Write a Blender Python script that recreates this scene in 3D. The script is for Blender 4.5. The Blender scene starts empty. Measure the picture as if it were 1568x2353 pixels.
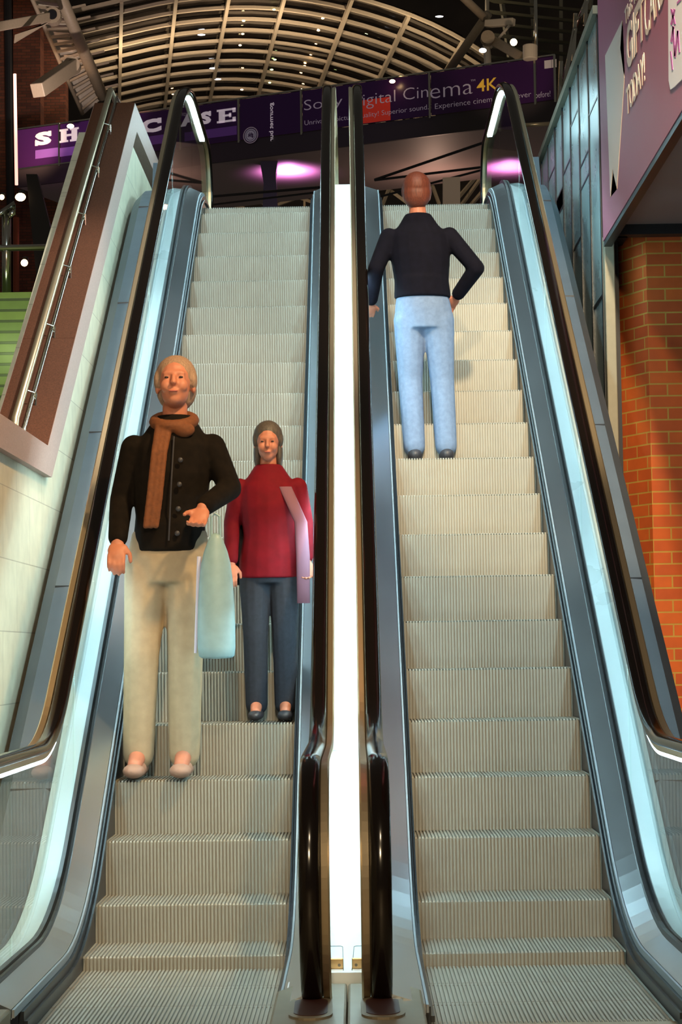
import bpy, bmesh, math, random
from mathutils import Vector, Matrix
random.seed(7)
S = bpy.context.scene
C = S.collection
PI = math.pi

# ------------------------------------------------------------------ camera
F = 4606.0; W_, H_ = 1568.0, 2353.0
PITCH = math.radians(4.03); ROLL = 0.014; YAW = 0.0067
CAM = Vector((0.026, 0.0, 1.2))
RC = (Matrix.Rotation(YAW, 3, 'Z') @ Matrix.Rotation(PI/2+PITCH, 3, 'X') @ Matrix.Rotation(-ROLL, 3, 'Z'))
cd = bpy.data.cameras.new('camera'); cam = bpy.data.objects.new('camera', cd); C.objects.link(cam)
cam.matrix_world = Matrix.Translation(CAM) @ RC.to_4x4()
cd.sensor_fit = 'VERTICAL'; cd.sensor_height = 36.0; cd.lens = 36.0*F/H_
cd.clip_start = 0.05; cd.clip_end = 500
S.camera = cam
def ray(px, py): return RC @ Vector(((px-W_/2)/F, -(py-H_/2)/F, -1.0))
def at(px, py, Y): d = ray(px, py); return CAM + d*(Y/d.y)
def atX(px, py, X): d = ray(px, py); return CAM + d*((X-CAM.x)/d.x)

# ------------------------------------------------------------------ materials
MATS = {}
def mat(name, col=(.5,.5,.5), rough=.5, metal=0.0, emis=None, estr=0.0, noise=0.0, nscale=20.0, bump=0.0, spec=None, stretch=None, rvar=0.0):
    m = bpy.data.materials.new(name); m.use_nodes = True
    nt = m.node_tree; b = nt.nodes['Principled BSDF']
    b.inputs['Base Color'].default_value = (*col, 1); b.inputs['Roughness'].default_value = rough
    b.inputs['Metallic'].default_value = metal
    if spec is not None: b.inputs['Specular IOR Level'].default_value = spec
    if emis:
        b.inputs['Emission Color'].default_value = (*emis, 1); b.inputs['Emission Strength'].default_value = estr
    if noise or bump or rvar:
        tc = nt.nodes.new('ShaderNodeTexCoord'); mp = nt.nodes.new('ShaderNodeMapping'); n = nt.nodes.new('ShaderNodeTexNoise')
        nt.links.new(tc.outputs['Object'], mp.inputs[0]); nt.links.new(mp.outputs[0], n.inputs['Vector'])
        mp.inputs['Scale'].default_value = stretch or (1,1,1)
        n.inputs['Scale'].default_value = nscale; n.inputs['Detail'].default_value = 5
        if noise:
            r = nt.nodes.new('ShaderNodeValToRGB'); nt.links.new(n.outputs['Fac'], r.inputs[0])
            r.color_ramp.elements[0].position = .3; r.color_ramp.elements[1].position = .7
            r.color_ramp.elements[0].color = (*[max(0, c*(1-noise)) for c in col], 1)
            r.color_ramp.elements[1].color = (*[min(1, c*(1+noise)) for c in col], 1)
            nt.links.new(r.outputs[0], b.inputs['Base Color'])
        if rvar:
            mr = nt.nodes.new('ShaderNodeMapRange'); nt.links.new(n.outputs['Fac'], mr.inputs[0])
            mr.inputs[1].default_value = .3; mr.inputs[2].default_value = .7
            mr.inputs[3].default_value = max(.02, rough-rvar); mr.inputs[4].default_value = rough+rvar
            nt.links.new(mr.outputs[0], b.inputs['Roughness'])
        if bump:
            bp = nt.nodes.new('ShaderNodeBump'); bp.inputs['Strength'].default_value = bump; bp.inputs['Distance'].default_value = .01
            nt.links.new(n.outputs['Fac'], bp.inputs['Height']); nt.links.new(bp.outputs[0], b.inputs['Normal'])
    MATS[name] = m; return m

def glass_mat(name, tint=(.9,1,.98), ior=1.45, rough=.02):
    m = bpy.data.materials.new(name); m.use_nodes = True; nt = m.node_tree
    for n in list(nt.nodes):
        if n.type == 'BSDF_PRINCIPLED': nt.nodes.remove(n)
    out = nt.nodes['Material Output']
    t = nt.nodes.new('ShaderNodeBsdfTransparent'); t.inputs[0].default_value = (*tint, 1)
    g = nt.nodes.new('ShaderNodeBsdfGlossy'); g.inputs['Roughness'].default_value = rough
    fr = nt.nodes.new('ShaderNodeFresnel'); fr.inputs[0].default_value = ior
    mx = nt.nodes.new('ShaderNodeMixShader')
    ge = nt.nodes.new('ShaderNodeNewGeometry'); mm = nt.nodes.new('ShaderNodeMath'); mm.operation = 'MULTIPLY_ADD'   # only the outward faces of the pane reflect
    m2 = nt.nodes.new('ShaderNodeMath'); m2.operation = 'SUBTRACT'; m2.inputs[0].default_value = 1; nt.links.new(ge.outputs['Backfacing'], m2.inputs[1])
    mm.operation = 'MULTIPLY'; nt.links.new(fr.outputs[0], mm.inputs[0]); nt.links.new(m2.outputs[0], mm.inputs[1])
    nt.links.new(mm.outputs[0], mx.inputs[0]); nt.links.new(t.outputs[0], mx.inputs[1]); nt.links.new(g.outputs[0], mx.inputs[2])
    nt.links.new(mx.outputs[0], out.inputs[0]); MATS[name] = m; return m

def brick_mat(name, c1, c2, mortar, bw, rh, msize, axes='XZ', rough=.75, offset=.5, bumpd=.3):
    """brick pattern laid in the given object axes"""
    m = bpy.data.materials.new(name); m.use_nodes = True; nt = m.node_tree; b = nt.nodes['Principled BSDF']
    tc = nt.nodes.new('ShaderNodeTexCoord'); sp = nt.nodes.new('ShaderNodeSeparateXYZ'); cb = nt.nodes.new('ShaderNodeCombineXYZ')
    nt.links.new(tc.outputs['Object'], sp.inputs[0])
    nt.links.new(sp.outputs[axes[0]], cb.inputs[0]); nt.links.new(sp.outputs[axes[1]], cb.inputs[1])
    br = nt.nodes.new('ShaderNodeTexBrick'); nt.links.new(cb.outputs[0], br.inputs['Vector'])
    br.inputs['Color1'].default_value = (*c1, 1); br.inputs['Color2'].default_value = (*c2, 1); br.inputs['Mortar'].default_value = (*mortar, 1)
    br.inputs['Scale'].default_value = 1; br.inputs['Brick Width'].default_value = bw; br.inputs['Row Height'].default_value = rh
    br.inputs['Mortar Size'].default_value = msize; br.inputs['Mortar Smooth'].default_value = .2; br.inputs['Bias'].default_value = 0
    br.offset = offset
    n = nt.nodes.new('ShaderNodeTexNoise'); n.inputs['Scale'].default_value = 9; n.inputs['Detail'].default_value = 6
    nt.links.new(tc.outputs['Object'], n.inputs['Vector'])
    mx = nt.nodes.new('ShaderNodeMixRGB'); mx.blend_type = 'MULTIPLY'; mx.inputs[0].default_value = .35
    nt.links.new(br.outputs['Color'], mx.inputs[1]); nt.links.new(n.outputs['Fac'], mx.inputs[2])
    nt.links.new(mx.outputs[0], b.inputs['Base Color'])
    bp = nt.nodes.new('ShaderNodeBump'); bp.invert = True; bp.inputs['Strength'].default_value = bumpd; bp.inputs['Distance'].default_value = .01
    nt.links.new(br.outputs['Fac'], bp.inputs['Height']); nt.links.new(bp.outputs[0], b.inputs['Normal'])
    b.inputs['Roughness'].default_value = rough; MATS[name] = m; return m

M = MATS
mat('step_steel', (.29,.275,.235), .48, .25, noise=.10, nscale=3)
mat('brushed_steel', (.50,.55,.60), .30, 1.0, noise=.05, nscale=2.5, stretch=(1,.5,.5), rvar=.02)
mat('deck_steel', (.56,.68,.72), .30, .2, noise=.05, nscale=3, rvar=.03)
mat('cladding_grey', (.085,.10,.12), .5, .25, noise=.08, nscale=4)
mat('centre_white', (.70,.78,.82), .38, .15, noise=.03, nscale=4)
mat('bead_steel', (.30,.34,.38), .5, .8)
mat('rubber', (.005,.003,.002), .15, 0, spec=.4)
mat('black_trim', (.008,.012,.018), .3, 0)
mat('gold_steel', (.62,.50,.33), .34, .85)
mat('base_metal', (.19,.16,.11), .5, .4, noise=.1, nscale=8)
mat('dark_slot', (.03,.008,.006), .5)
mat('tube', (.8,1,1), .5, emis=(.60,.90,1.0), estr=30)
mat('stone_cream', (.60,.55,.44), .65)
mat('granite_brown', (.085,.030,.014), .8, spec=.2, noise=.25, nscale=120)
mat('granite_edge', (.36,.24,.21), .55, noise=.12, nscale=120)
mat('beige_metal', (.24,.22,.165), .5, .3, noise=.05)
mat('dark_metal', (.03,.03,.035), .4, .5)
mat('rail_steel', (.62,.60,.52), .18, 1.0)
mat('purple_sign', (.30,.085,.14), .55)
mat('sign_pale', (.62,.50,.44), .6)
mat('sign_white', (.75,.72,.78), .5)
mat('sign_magenta', (.45,.10,.35), .5)
mat('banner_purple', (.045,.010,.085), .3)
mat('banner_lilac', (.22,.09,.45), .4)
mat('letter_white', (.75,.68,.72), .5, emis=(.8,.7,.75), estr=.25)  # banner letter colours carry a faint added glow to read brighter
mat('letter_grey', (.45,.40,.45), .5, emis=(.6,.5,.6), estr=.12)
mat('letter_gold', (.70,.40,.04), .5, emis=(.8,.45,.05), estr=.25)
mat('fascia', (.035,.028,.035), .5)
mat('soffit', (.28,.22,.22), .6)
mat('red_box', (.55,.03,.02), .4, emis=(.8,.05,.02), estr=.15)
mat('roof_beam', (.46,.37,.26), .5, noise=.05)
mat('roof_glass', (.018,.014,.011), .08, 0, noise=.4, nscale=1.5, spec=.8)
mat('glow_warm', (1,.8,.5), .5, emis=(1,.62,.28), estr=22)
mat('glow_cool', (.9,.95,1), .5, emis=(.95,.95,1.0), estr=9)
mat('glow_green', (.9,1,.6), .5, emis=(.8,1.0,.4), estr=5)
mat('pink_tube', (1,.6,.5), .5, emis=(1,.36,.28), estr=2.2)
mat('white_paint', (.70,.62,.50), .5)
mat('dark_wall', (.05,.035,.025), .7, noise=.3, nscale=.6)
mat('red_wall', (.22,.04,.015), .6, noise=.2, nscale=3)
mat('greenlit_tile_dark', (.10,.16,.05), .4)
mat('plate_gold', (.62,.42,.20), .35, .8)
mat('sticker_blue', (.04,.10,.45), .4)
mat('sticker_white', (.7,.75,.85), .4)
mat('sticker_teal', (.1,.8,.6), .4)
mat('floor_plate', (.30,.25,.18), .45, .4, noise=.1)
glass_mat('balustrade_glass', (.97,1,.985), 1.30)
glass_mat('dark_glass', (.45,.55,.55))
brick_mat('brick_orange', (.66,.125,.012), (.50,.075,.010), (.52,.30,.05), .232, .0765, .0055, 'XZ')
brick_mat('brick_tower', (.20,.055,.025), (.11,.03,.016), (.06,.035,.02), .23, .078, .008, 'XZ')
brick_mat('greenlit_tiles', (.22,.30,.07), (.16,.24,.06), (.06,.09,.03), .8, .085, .012, 'XZ', .4)  # green light is put into the tile colour
brick_mat('stone_blocks', (.72,.66,.50), (.67,.61,.46), (.46,.41,.31), .75, .33, .003, 'YZ', .6, bumpd=.15)
mat('blue_panel', (.33,.43,.45), .3, .5, noise=.10, nscale=2.5, rvar=.08)
mat('slat_ceiling', (.06,.055,.03), .6)

# ------------------------------------------------------------------ mesh helpers
def link(name, me, m, parent=None, smooth=False):
    if m: me.materials.append(M[m] if isinstance(m, str) else m)
    o = bpy.data.objects.new(name, me); C.objects.link(o)
    if smooth:
        for p in me.polygons: p.use_smooth = True
    if parent:
        o.parent = parent; o.matrix_parent_inverse = Matrix.Translation(-parent.location) if False else Matrix.Identity(4)
        if parent.get('_world'):  # parts are modelled in world space: shift them to the thing's base
            me.transform(Matrix.Translation(-Vector(parent['_world']))); o['_world'] = list(parent['_world'])
    return o
def build(name, bm, m, parent=None, smooth=False, bevel=0):
    bmesh.ops.recalc_face_normals(bm, faces=bm.faces[:])
    me = bpy.data.meshes.new(name); bm.to_mesh(me); bm.free()
    o = link(name, me, m, parent, smooth)
    if bevel:
        b = o.modifiers.new('bevel', 'BEVEL'); b.width = bevel; b.segments = 2; b.limit_method = 'ANGLE'
    return o
def empty(name, loc, label=None, cat=None, group=None, kind=None):
    o = bpy.data.objects.new(name, None); C.objects.link(o); o.location = loc
    o['_world'] = list(loc); tag(o, label, cat, group, kind); return o
def tag(o, label=None, cat=None, group=None, kind=None):
    if label: o['label'] = label
    if cat: o['category'] = cat
    if group: o['group'] = group
    if kind: o['kind'] = kind
    return o
def box(bm, x0, x1, y0, y1, z0, z1):
    vs = [bm.verts.new(p) for p in [(x0,y0,z0),(x1,y0,z0),(x1,y1,z0),(x0,y1,z0),(x0,y0,z1),(x1,y0,z1),(x1,y1,z1),(x0,y1,z1)]]
    for f in [(0,3,2,1),(4,5,6,7),(0,1,5,4),(1,2,6,5),(2,3,7,6),(3,0,4,7)]: bm.faces.new([vs[i] for i in f])
    return bm
def nb(): return bmesh.new()
def bxm(*a): return box(nb(), *a)
def beam(bm, a, b, w, h=None, up=Vector((0,0,1))):
    """rectangular bar between two points"""
    h = h or w; a = Vector(a); b = Vector(b); d = (b-a).normalized()
    s = d.cross(up)
    if s.length < 1e-4: s = d.cross(Vector((0,1,0)))
    s.normalize(); u = s.cross(d)
    vs = []
    for p in (a, b):
        for i, j in ((-1,-1),(1,-1),(1,1),(-1,1)): vs.append(bm.verts.new(p + s*(i*w/2) + u*(j*h/2)))
    for f in [(0,1,2,3),(7,6,5,4),(0,4,5,1),(1,5,6,2),(2,6,7,3),(3,7,4,0)]: bm.faces.new([vs[i] for i in f])
def tube(bm, pts, r, n=10, cap=True, r2=None):
    pts = [Vector(p) for p in pts]; rings = []
    for i, p in enumerate(pts):
        t = (pts[min(i+1, len(pts)-1)] - pts[max(i-1, 0)]).normalized()
        ref = Vector((0,0,1)) if abs(t.z) < .95 else Vector((1,0,0))
        s = t.cross(ref).normalized(); u = s.cross(t)
        rr = r if r2 is None else r + (r2-r)*i/(len(pts)-1)
        rings.append([bm.verts.new(p + s*(rr*math.cos(2*PI*k/n)) + u*(rr*math.sin(2*PI*k/n))) for k in range(n)])
    for a, b in zip(rings, rings[1:]):
        for k in range(n): bm.faces.new((a[k], a[(k+1)%n], b[(k+1)%n], b[k]))
    if cap: bm.faces.new(rings[0][::-1]); bm.faces.new(rings[-1])
def prismX(bm, poly, x0, x1):
    """polygon in (y,z) extruded in x"""
    a = [bm.verts.new((x0, y, z)) for y, z in poly]; b = [bm.verts.new((x1, y, z)) for y, z in poly]; n = len(poly)
    bm.faces.new(a); bm.faces.new(b[::-1])
    for i in range(n): bm.faces.new((a[i], a[(i+1)%n], b[(i+1)%n], b[i]))
def sweep(bm, path, sec, closed=True):
    """sec(y,z,ny,nz) -> list of 3D points; swept along a path of (y,z)"""
    rings = []
    for i, (y, z) in enumerate(path):
        a = path[max(i-1,0)]; b = path[min(i+1,len(path)-1)]
        ty, tz = b[0]-a[0], b[1]-a[1]; L = math.hypot(ty, tz) or 1; ty /= L; tz /= L
        rings.append([bm.verts.new(p) for p in sec(y, z, -tz, ty)])
    n = len(rings[0])
    for a, b in zip(rings, rings[1:]):
        for k in range(n if closed else n-1): bm.faces.new((a[k], a[(k+1)%n], b[(k+1)%n], b[k]))
    if closed: bm.faces.new(rings[0][::-1]); bm.faces.new(rings[-1])

# ------------------------------------------------------------------ escalator path
TAN = math.tan(math.radians(35)); Y0 = 7.88; ZT = 4.50
def profile(zb, off, zt, rb, rt, ya, yb, n=9):
    """flat - 35 degree incline - flat centre line with rounded bends"""
    a = math.radians(35); yB = Y0 + (zb-off)/TAN; yT = Y0 + (zt-off)/TAN
    tb = rb*math.tan(a/2); tt = rt*math.tan(a/2); pts = [(ya, zb)]
    for i in range(n+1):
        t = a*i/n; pts.append((yB-tb+rb*math.sin(t), zb+rb*(1-math.cos(t))))
    y1, z1 = pts[-1]; y2, z2 = yT-tt*math.cos(a), zt-tt*math.sin(a)
    for i in range(1, 8): pts.append((y1+(y2-y1)*i/8, z1+(z2-z1)*i/8))
    for i in range(n+1):
        t = a*(1-i/n); pts.append((yT+tt-rt*math.sin(t), zt-rt*(1-math.cos(t))))
    pts.append((yb, zt)); return pts
STEP = profile(0, 0, ZT, 1.6, 1.5, 6.42, 17.0)
def interp(path, y):
    for a, b in zip(path, path[1:]):
        if a[0] <= y <= b[0]: return a[1]+(b[1]-a[1])*(y-a[0])/((b[0]-a[0]) or 1)
    return path[0][1] if y < path[0][0] else path[-1][1]
HB, HO, HT = .855, .915, 5.405
HR = profile(HB, HO, HT, 1.0, 2.3, 6.5, 16.3)
RN = .38
def arc(cy, cz, r, a0, a1, n=30): return [(cy+r*math.cos(a0+(a1-a0)*i/n), cz+r*math.sin(a0+(a1-a0)*i/n)) for i in range(n+1)]
HRP = arc(6.5, HB-RN, RN, math.radians(245), math.radians(90))[:-1] + HR + arc(16.3, HT-RN, RN, math.radians(90), math.radians(-80))[1:]

# ---- one step, ridged tread and riser
def step_mesh():
    bm = nb(); w = .794; pitch = .0146; n = int(w/pitch); path = [(.40,0),(.006,0),(0,-.006),(.0,-.06),(.001,-.12),(.002,-.18),(.004,-.235)]
    nrm = [(0,1),(-.3,.95),(-.95,.3),(-1,0),(-1,0),(-1,0),(-1,0)]
    x = -w/2; cols = []
    for i in range(n):
        cols += [(x, 0), (x+pitch*.55, 0), (x+pitch*.60, 1), (x+pitch*.95, 1)]; x += pitch
    cols.append((w/2, 0)); g = []
    for (y, z), (ny, nz) in zip(path, nrm):
        g.append([bm.verts.new((cx, y-ny*.009*d, z-nz*.009*d)) for cx, d in cols])
    for a, b in zip(g, g[1:]):
        for k in range(len(cols)-1): bm.faces.new((a[k], b[k], b[k+1], a[k+1]))
    # plain sides and underside so the step is a solid block
    for s in (0, -1):
        lo = bm.verts.new((cols[s][0], .40, -.235)); bm.faces.new([r[s] for r in g]+[lo])
    me = bpy.data.meshes.new('step'); bm.to_mesh(me); bm.free(); me.materials.append(M['step_steel']); return me
STEPME = step_mesh()
def arclen_pts(path, pitch, start=0.0):
    out = []; acc = -start
    for a, b in zip(path, path[1:]):
        L = math.hypot(b[0]-a[0], b[1]-a[1]); t = 0
        while acc + (L-t) >= 0:
            t += -acc; acc = 0
            out.append((a[0]+(b[0]-a[0])*t/L, a[1]+(b[1]-a[1])*t/L)); acc = -pitch
            if t > L: break
        acc += L - t
    return out
STEPS_AT = arclen_pts(STEP, .404, .15)
def stand(y):
    """tread on which a foot at depth y stands"""
    best = [p for p in STEPS_AT if p[0] <= y][-1]; return best[1]

def sec_rect(x0, x1, z0, z1):
    return lambda y, z, ny, nz: [(x0,y,z+z0),(x1,y,z+z0),(x1,y,z+z1),(x0,y,z+z1)]
def poly_sec(pts): return lambda y, z, ny, nz: [(x, y, z+dz) for x, dz in pts]

DECKP = [(6.30,0)] + profile(0, 0, ZT, 1.6, 1.5, 6.42, 16.7)[1:]
def escalator(xc, label, outer):
    base = (xc, 6.42, 0)
    E = empty('escalator', base, label, 'escalator')
    for i, (y, z) in enumerate(STEPS_AT):
        o = bpy.data.objects.new('step', STEPME); C.objects.link(o); o.parent = E; o.location = (0, y-6.42, z)
    for side in (-1, 1):
        inner = side != outer                     # the side next to the other escalator
        xs = xc + side*.398; hx = side*(abs(xc)+.5175)  if not inner else math.copysign(.09, xc)
        hx = math.copysign(1.16, xc) if not inner else (.09 if xc > 0 else -.127)
        s = side; px = lambda d: xs + s*d; gap = abs(hx-xs)
        # skirt: black vertical panel with a thin chrome bead
        bm = nb(); sweep(bm, STEP, sec_rect(px(.0), px(.018), -.28, .085)); build('skirt_panel', bm, 'black_trim', E)
        bm = nb(); sweep(bm, STEP, sec_rect(px(-.012), px(.001), .035, .055)); build('skirt_brush', bm, 'black_trim', E)
        bm = nb(); sweep(bm, DECKP, sec_rect(px(.010), px(.018), .086, .111)); build('bead', bm, 'bead_steel', E)
        # inner deck, sloping up from the bead to the glass
        bm = nb(); sweep(bm, DECKP, poly_sec([(px(.020),.080),(px(.020),.112),(px(gap-.014),.150),(px(gap-.014),.08)])); build('inner_deck', bm, 'brushed_steel', E)
        bm = nb(); sweep(bm, DECKP, sec_rect(hx-.022, hx-.0055, .10, .170)); sweep(bm, DECKP, sec_rect(hx+.0055, hx+.017, .10, .166)); build('glass_gasket', bm, 'black_trim', E)
        # glass panels
        dz = .13
        cuts = [6.86, 8.4, 10.0, 11.6, 13.2, 14.8]
        ys = sorted(set([p[0] for p in HR]+[p[0] for p in DECKP]))
        lims = [None]+cuts+[None]
        for a, b in zip(lims, lims[1:]):
            lo = a if a else 6.5; hi = b if b else 16.3
            yy = [lo+.004]+[y for y in ys if lo+.02 < y < hi-.02]+[hi-.004]
            bot = [(y, interp(DECKP, y)+dz) for y in yy]; top = [(y, interp(HR, y)-.035) for y in yy]
            if a is None:
                nw = arc(6.5, HB-RN, RN-.035, math.radians(90), math.radians(235), 12)
                poly = bot + top[::-1] + nw[1:]
            elif b is None:
                nw = arc(16.3, HT-RN, RN-.035, math.radians(90), math.radians(-60), 12)
                poly = bot + nw[::-1] + top[::-1]
            else: poly = bot + top[::-1]
            bm = nb(); prismX(bm, poly, hx-.005, hx+.005)
            bmesh.ops.triangulate(bm, faces=[f for f in bm.faces if len(f.verts) > 4])
            build('glass_panel', bm, 'balustrade_glass', E)
        # handrail: rounded C profile
        def hs(y, z, ny, nz, hx=hx):
            pr = [(-.022,-.012),(-.030,-.008),(-.033,.004),(-.030,.016),(-.018,.023),(0,.026),(.018,.023),(.030,.016),(.033,.004),(.030,-.008),(.022,-.012)]
            return [(hx+a, y+ny*b, z+nz*b) for a, b in pr]
        bm = nb(); sweep(bm, HRP, hs); hr = build('handrail', bm, 'rubber', E, smooth=True)
        # steel rail under the handrail, standing proud on the outer face
        o_ = -1 if hx > xc else 1; o_ = -o_
        bm = nb(); sweep(bm, HRP, lambda y, z, ny, nz: [(hx+a*o_, y+ny*b, z+nz*b) for a, b in [(-.016,-.034),(.022,-.034),(.060,-.030),(.062,.004),(.056,.010),(.036,.004),(.030,-.010),(-.016,-.010)]])
        build('handrail_guide', bm, 'gold_steel', E, smooth=False)
        # fluorescent strip hidden under the guide
        LP = [p for p in HR if 6.6 < p[0] < 16.0]; LP = [(6.62, HB)]+LP+[(16.0, HT)]
        bm = nb(); sweep(bm, LP, lambda y, z, ny, nz: [(hx+a*o_, y+ny*b, z+nz*b) for a, b in [(-.012,-.048),(.026,-.048),(.026,-.033),(-.012,-.033)]])
        build('light_strip', bm, 'tube', E)
        if not inner:
            X = lambda d: hx + s*d
            bm = nb(); sweep(bm, DECKP, poly_sec([(X(.014),.06),(X(.014),.138),(X(.095),.148),(X(.125),.140),(X(.125),.06)])); build('outer_deck', bm, 'deck_steel', E)
            end = [p for p in DECKP if p[0] < 14.6]+[(14.75, interp(DECKP, 14.75))]
            cl = [(6.0,.0)]+end
            wout = .36 if xc < 0 else .34
            bevx = .385 if xc < 0 else .36
            bm = nb(); sweep(bm, cl, poly_sec([(X(.125),-.35),(X(.125),.125),(X(.15),.14),(X(wout-.06),.13),(X(wout),.07 if xc < 0 else .02),(X(bevx),-.10),(X(bevx),-.35)])); cp = build('outer_cladding', bm, 'cladding_grey', E)
            # joints in the cladding
            for yj in (8.6, 9.9, 11.2, 12.6, 13.9):
                zj = interp(DECKP, yj); bm = nb(); box(bm, min(X(.126),X(wout-.06)), max(X(.126),X(wout-.06)), yj-.002, yj+.002, zj+.10, zj+.139); build('joint', bm, 'black_trim', cp)
    # comb plate at the foot and landing plate at the head
    bm = nb(); box(bm, xc-.41, xc+.41, 5.6, 6.56, -.05, -.004+.008); build('comb_plate', bm, 'floor_plate', E)
    bm = nb()
    for i in range(54): box(bm, xc-.395+i*.0146, xc-.395+i*.0146+.006, 6.56, 6.60, -.03, .004)
    t = build('comb_teeth', bm, 'floor_plate', E); t['kind'] = 'stuff'
    bm = nb(); box(bm, xc-.40, xc+.40, 15.7, 17.0, ZT-.05, ZT+.002); build('landing_plate', bm, 'floor_plate', E)
    hx_in = {1: .09, -1: -.127}
    # newel bases around the returning handrails
    for side in (-1, 1):
        inner = side != outer; sg = 1 if xc > 0 else -1
        if inner: x0, x1, hxx = -.018+sg*.0015, (.218 if sg > 0 else -.245), hx_in[sg]
        else: x0, x1, hxx = sg*1.052, sg*1.50, sg*1.16
        bm = nb(); zt = .125
        pol = [(x0,5.5),(x1,5.5),(x1,6.50),(x1+(x0-x1)*.28,6.64),(x0,6.64)] if inner else [(x0,5.5),(x1,5.5),(x1,6.0),(x1,6.24),(x0,6.24)]
        a = [bm.verts.new((x,y,-.02)) for x,y in pol]; b = [bm.verts.new((x,y,zt)) for x,y in pol]
        bm.faces.new(a); bm.faces.new(b)
        for i in range(5): bm.faces.new((a[i],a[(i+1)%5],b[(i+1)%5],b[i]))
        nbase = build('newel_base', bm, 'base_metal', E, bevel=.008)
        def slot(r, z, m, name, L=.10):
            bm = nb(); ring = []
            for k in range(24):
                t = 2*PI*k/24; ring.append((hxx+r*math.cos(t)*.78, 6.16+math.sin(t)*r + (L if math.sin(t) > 0 else -L)))
            v0 = [bm.verts.new((x,y,zt-.002)) for x,y in ring]; v1 = [bm.verts.new((x,y,z)) for x,y in ring]
            bm.faces.new(v1)
            for k in range(24): bm.faces.new((v0[k],v0[(k+1)%24],v1[(k+1)%24],v1[k]))
            build(name, bm, m, nbase)
        slot(.085, zt+.007, 'base_metal', 'slot_collar'); slot(.066, zt+.009, 'dark_slot', 'handrail_slot', .085)
    return E
EL = escalator(-.643, 'left escalator, carrying the person in the dark coat and the child in red', -1)
ER = escalator(.643, 'right escalator beside the blue metal wall, one rider near its top', 1)
# stickers and small fittings
def quad(pts, m, name, parent=None, thick=None):
    bm = nb(); vs = [bm.verts.new(p) for p in pts]; bm.faces.new(vs); return build(name, bm, m, parent)
def sticker(x0, x1, y0, y1, m, E, name='warning_sticker', z=None):
    sgn = 1 if x0 > 0 else -1
    xs0, hx0 = 1.041*sgn, 1.16*sgn
    f = lambda x: .112 + (.150-.112)*(abs(x)-1.061)/(.085) + .002 if abs(x) > 1 else .112 + (.15-.112)*((.225-abs(x))/.12) + .002
    bm = nb(); vs = [bm.verts.new(p) for p in [(x0,y0,f(x0)),(x1,y0,f(x1)),(x1,y1,f(x1)),(x0,y1,f(x0))]]; bm.faces.new(vs); return build(name, bm, m, E)
sticker(1.075, 1.135, 6.42, 6.50, 'sticker_blue', ER); sticker(1.075, 1.135, 6.52, 6.60, 'sticker_blue', ER); sticker(1.075,1.135,6.505,6.515,'sticker_white',ER)
sticker(1.07, 1.10, 6.33, 6.37, 'sticker_white', ER)
sticker(-.215, -.135, 6.60, 6.72, 'sticker_white', EL); sticker(-.215, -.14, 6.53, 6.57, 'sticker_teal', EL)

# centre deck between the two inner balustrades
cdk = empty('centre_deck', (0,6.5,0), 'white brightly lit metal deck running up between the two escalators', 'deck')
cdp = [(6.66,0)]+[p for p in DECKP if p[0] > 6.9]
cuts = [6.66, 8.77, 10.82, 12.2, 13.56, 16.7]
for a, b in zip(cuts, cuts[1:]):
    seg = [(a+.004, interp(DECKP,a+.004))]+[p for p in DECKP if a+.03 < p[0] < b-.03]+[(b-.004, interp(DECKP,b-.004))]
    bm = nb(); sweep(bm, seg, poly_sec([(-.112,.06),(-.112,.155),(.075,.155),(.075,.06)])); build('deck_panel', bm, 'centre_white', cdk)
for s in (-1, 1):
    q_ = lambda d: -.018+s*d
    bm = nb(); tube(bm, [(q_(.085),7.25,.157),(q_(.028),7.25,.157),(q_(.020),7.23,.157),(q_(.014),6.70,.157)], .0010, 6); build('access_cover_seam', bm, 'dark_metal', cdk)
    bm = nb(); box(bm, min(q_(.014),q_(.062)), max(q_(.014),q_(.062)), 6.74, 6.755, .155, .190); pl = build('corner_plate', bm, 'plate_gold', cdk, bevel=.003)
    bm = nb(); tube(bm, [(q_(.028),6.742,.168),(q_(.028),6.736,.168)], .005, 12); build('screw', bm, 'base_metal', pl)

# ------------------------------------------------------------------ setting
def struct(name, bm, m, **k): o = build(name, bm, m, **k); o['kind'] = 'structure'; return o
struct('floor', bxm(-4, 4, -6, 5.6, -.1, 0.0), 'floor_plate')
bm = nb(); box(bm, -1.51, 1.56, 17.0, 24, ZT-.4, ZT-.01); struct('floor_upper', bm, 'floor_plate')
# stone wall beside the left escalator
bm = nb(); prismX(bm, [(3.0,-.1),(15.2,-.1),(24,-.1),(24,4.93),(14.05,4.93),(10.20,2.12),(3.0,2.12)], -1.90, -1.56); wl = struct('wall_left', bm, 'stone_blocks')
# brown granite coping with a step-back at both landings
zc = lambda y: TAN*(y-Y0)+.716
yb = Y0+(2.27-.716)/TAN; yt = Y0+(5.20-.716)/TAN
bm = nb(); prismX(bm, [(3.0,2.27),(yb,2.27),(yt,5.20),(24,5.20),(24,5.02),(yt+.11,5.02),(yb+.12,2.12),(3.0,2.12)], -1.82, -1.522)
cop = build('parapet_coping', bm, 'granite_edge'); tag(cop, 'brown granite parapet coping sloping up beside the left escalator, under a brass rail', 'parapet')
for a, b in [(yb+.003, yb+1.0),(yb+1.003,yb+2.0),(yb+2.003,yb+3.0),(yb+3.003,yt-.003)]:
    bm = nb(); prismX(bm, [(a, zc(a)+.001),(b, zc(b)+.001),(b, zc(b)+.008),(a, zc(a)+.008)], -1.815, -1.524); build('top_slab', bm, 'granite_brown', cop)
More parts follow.
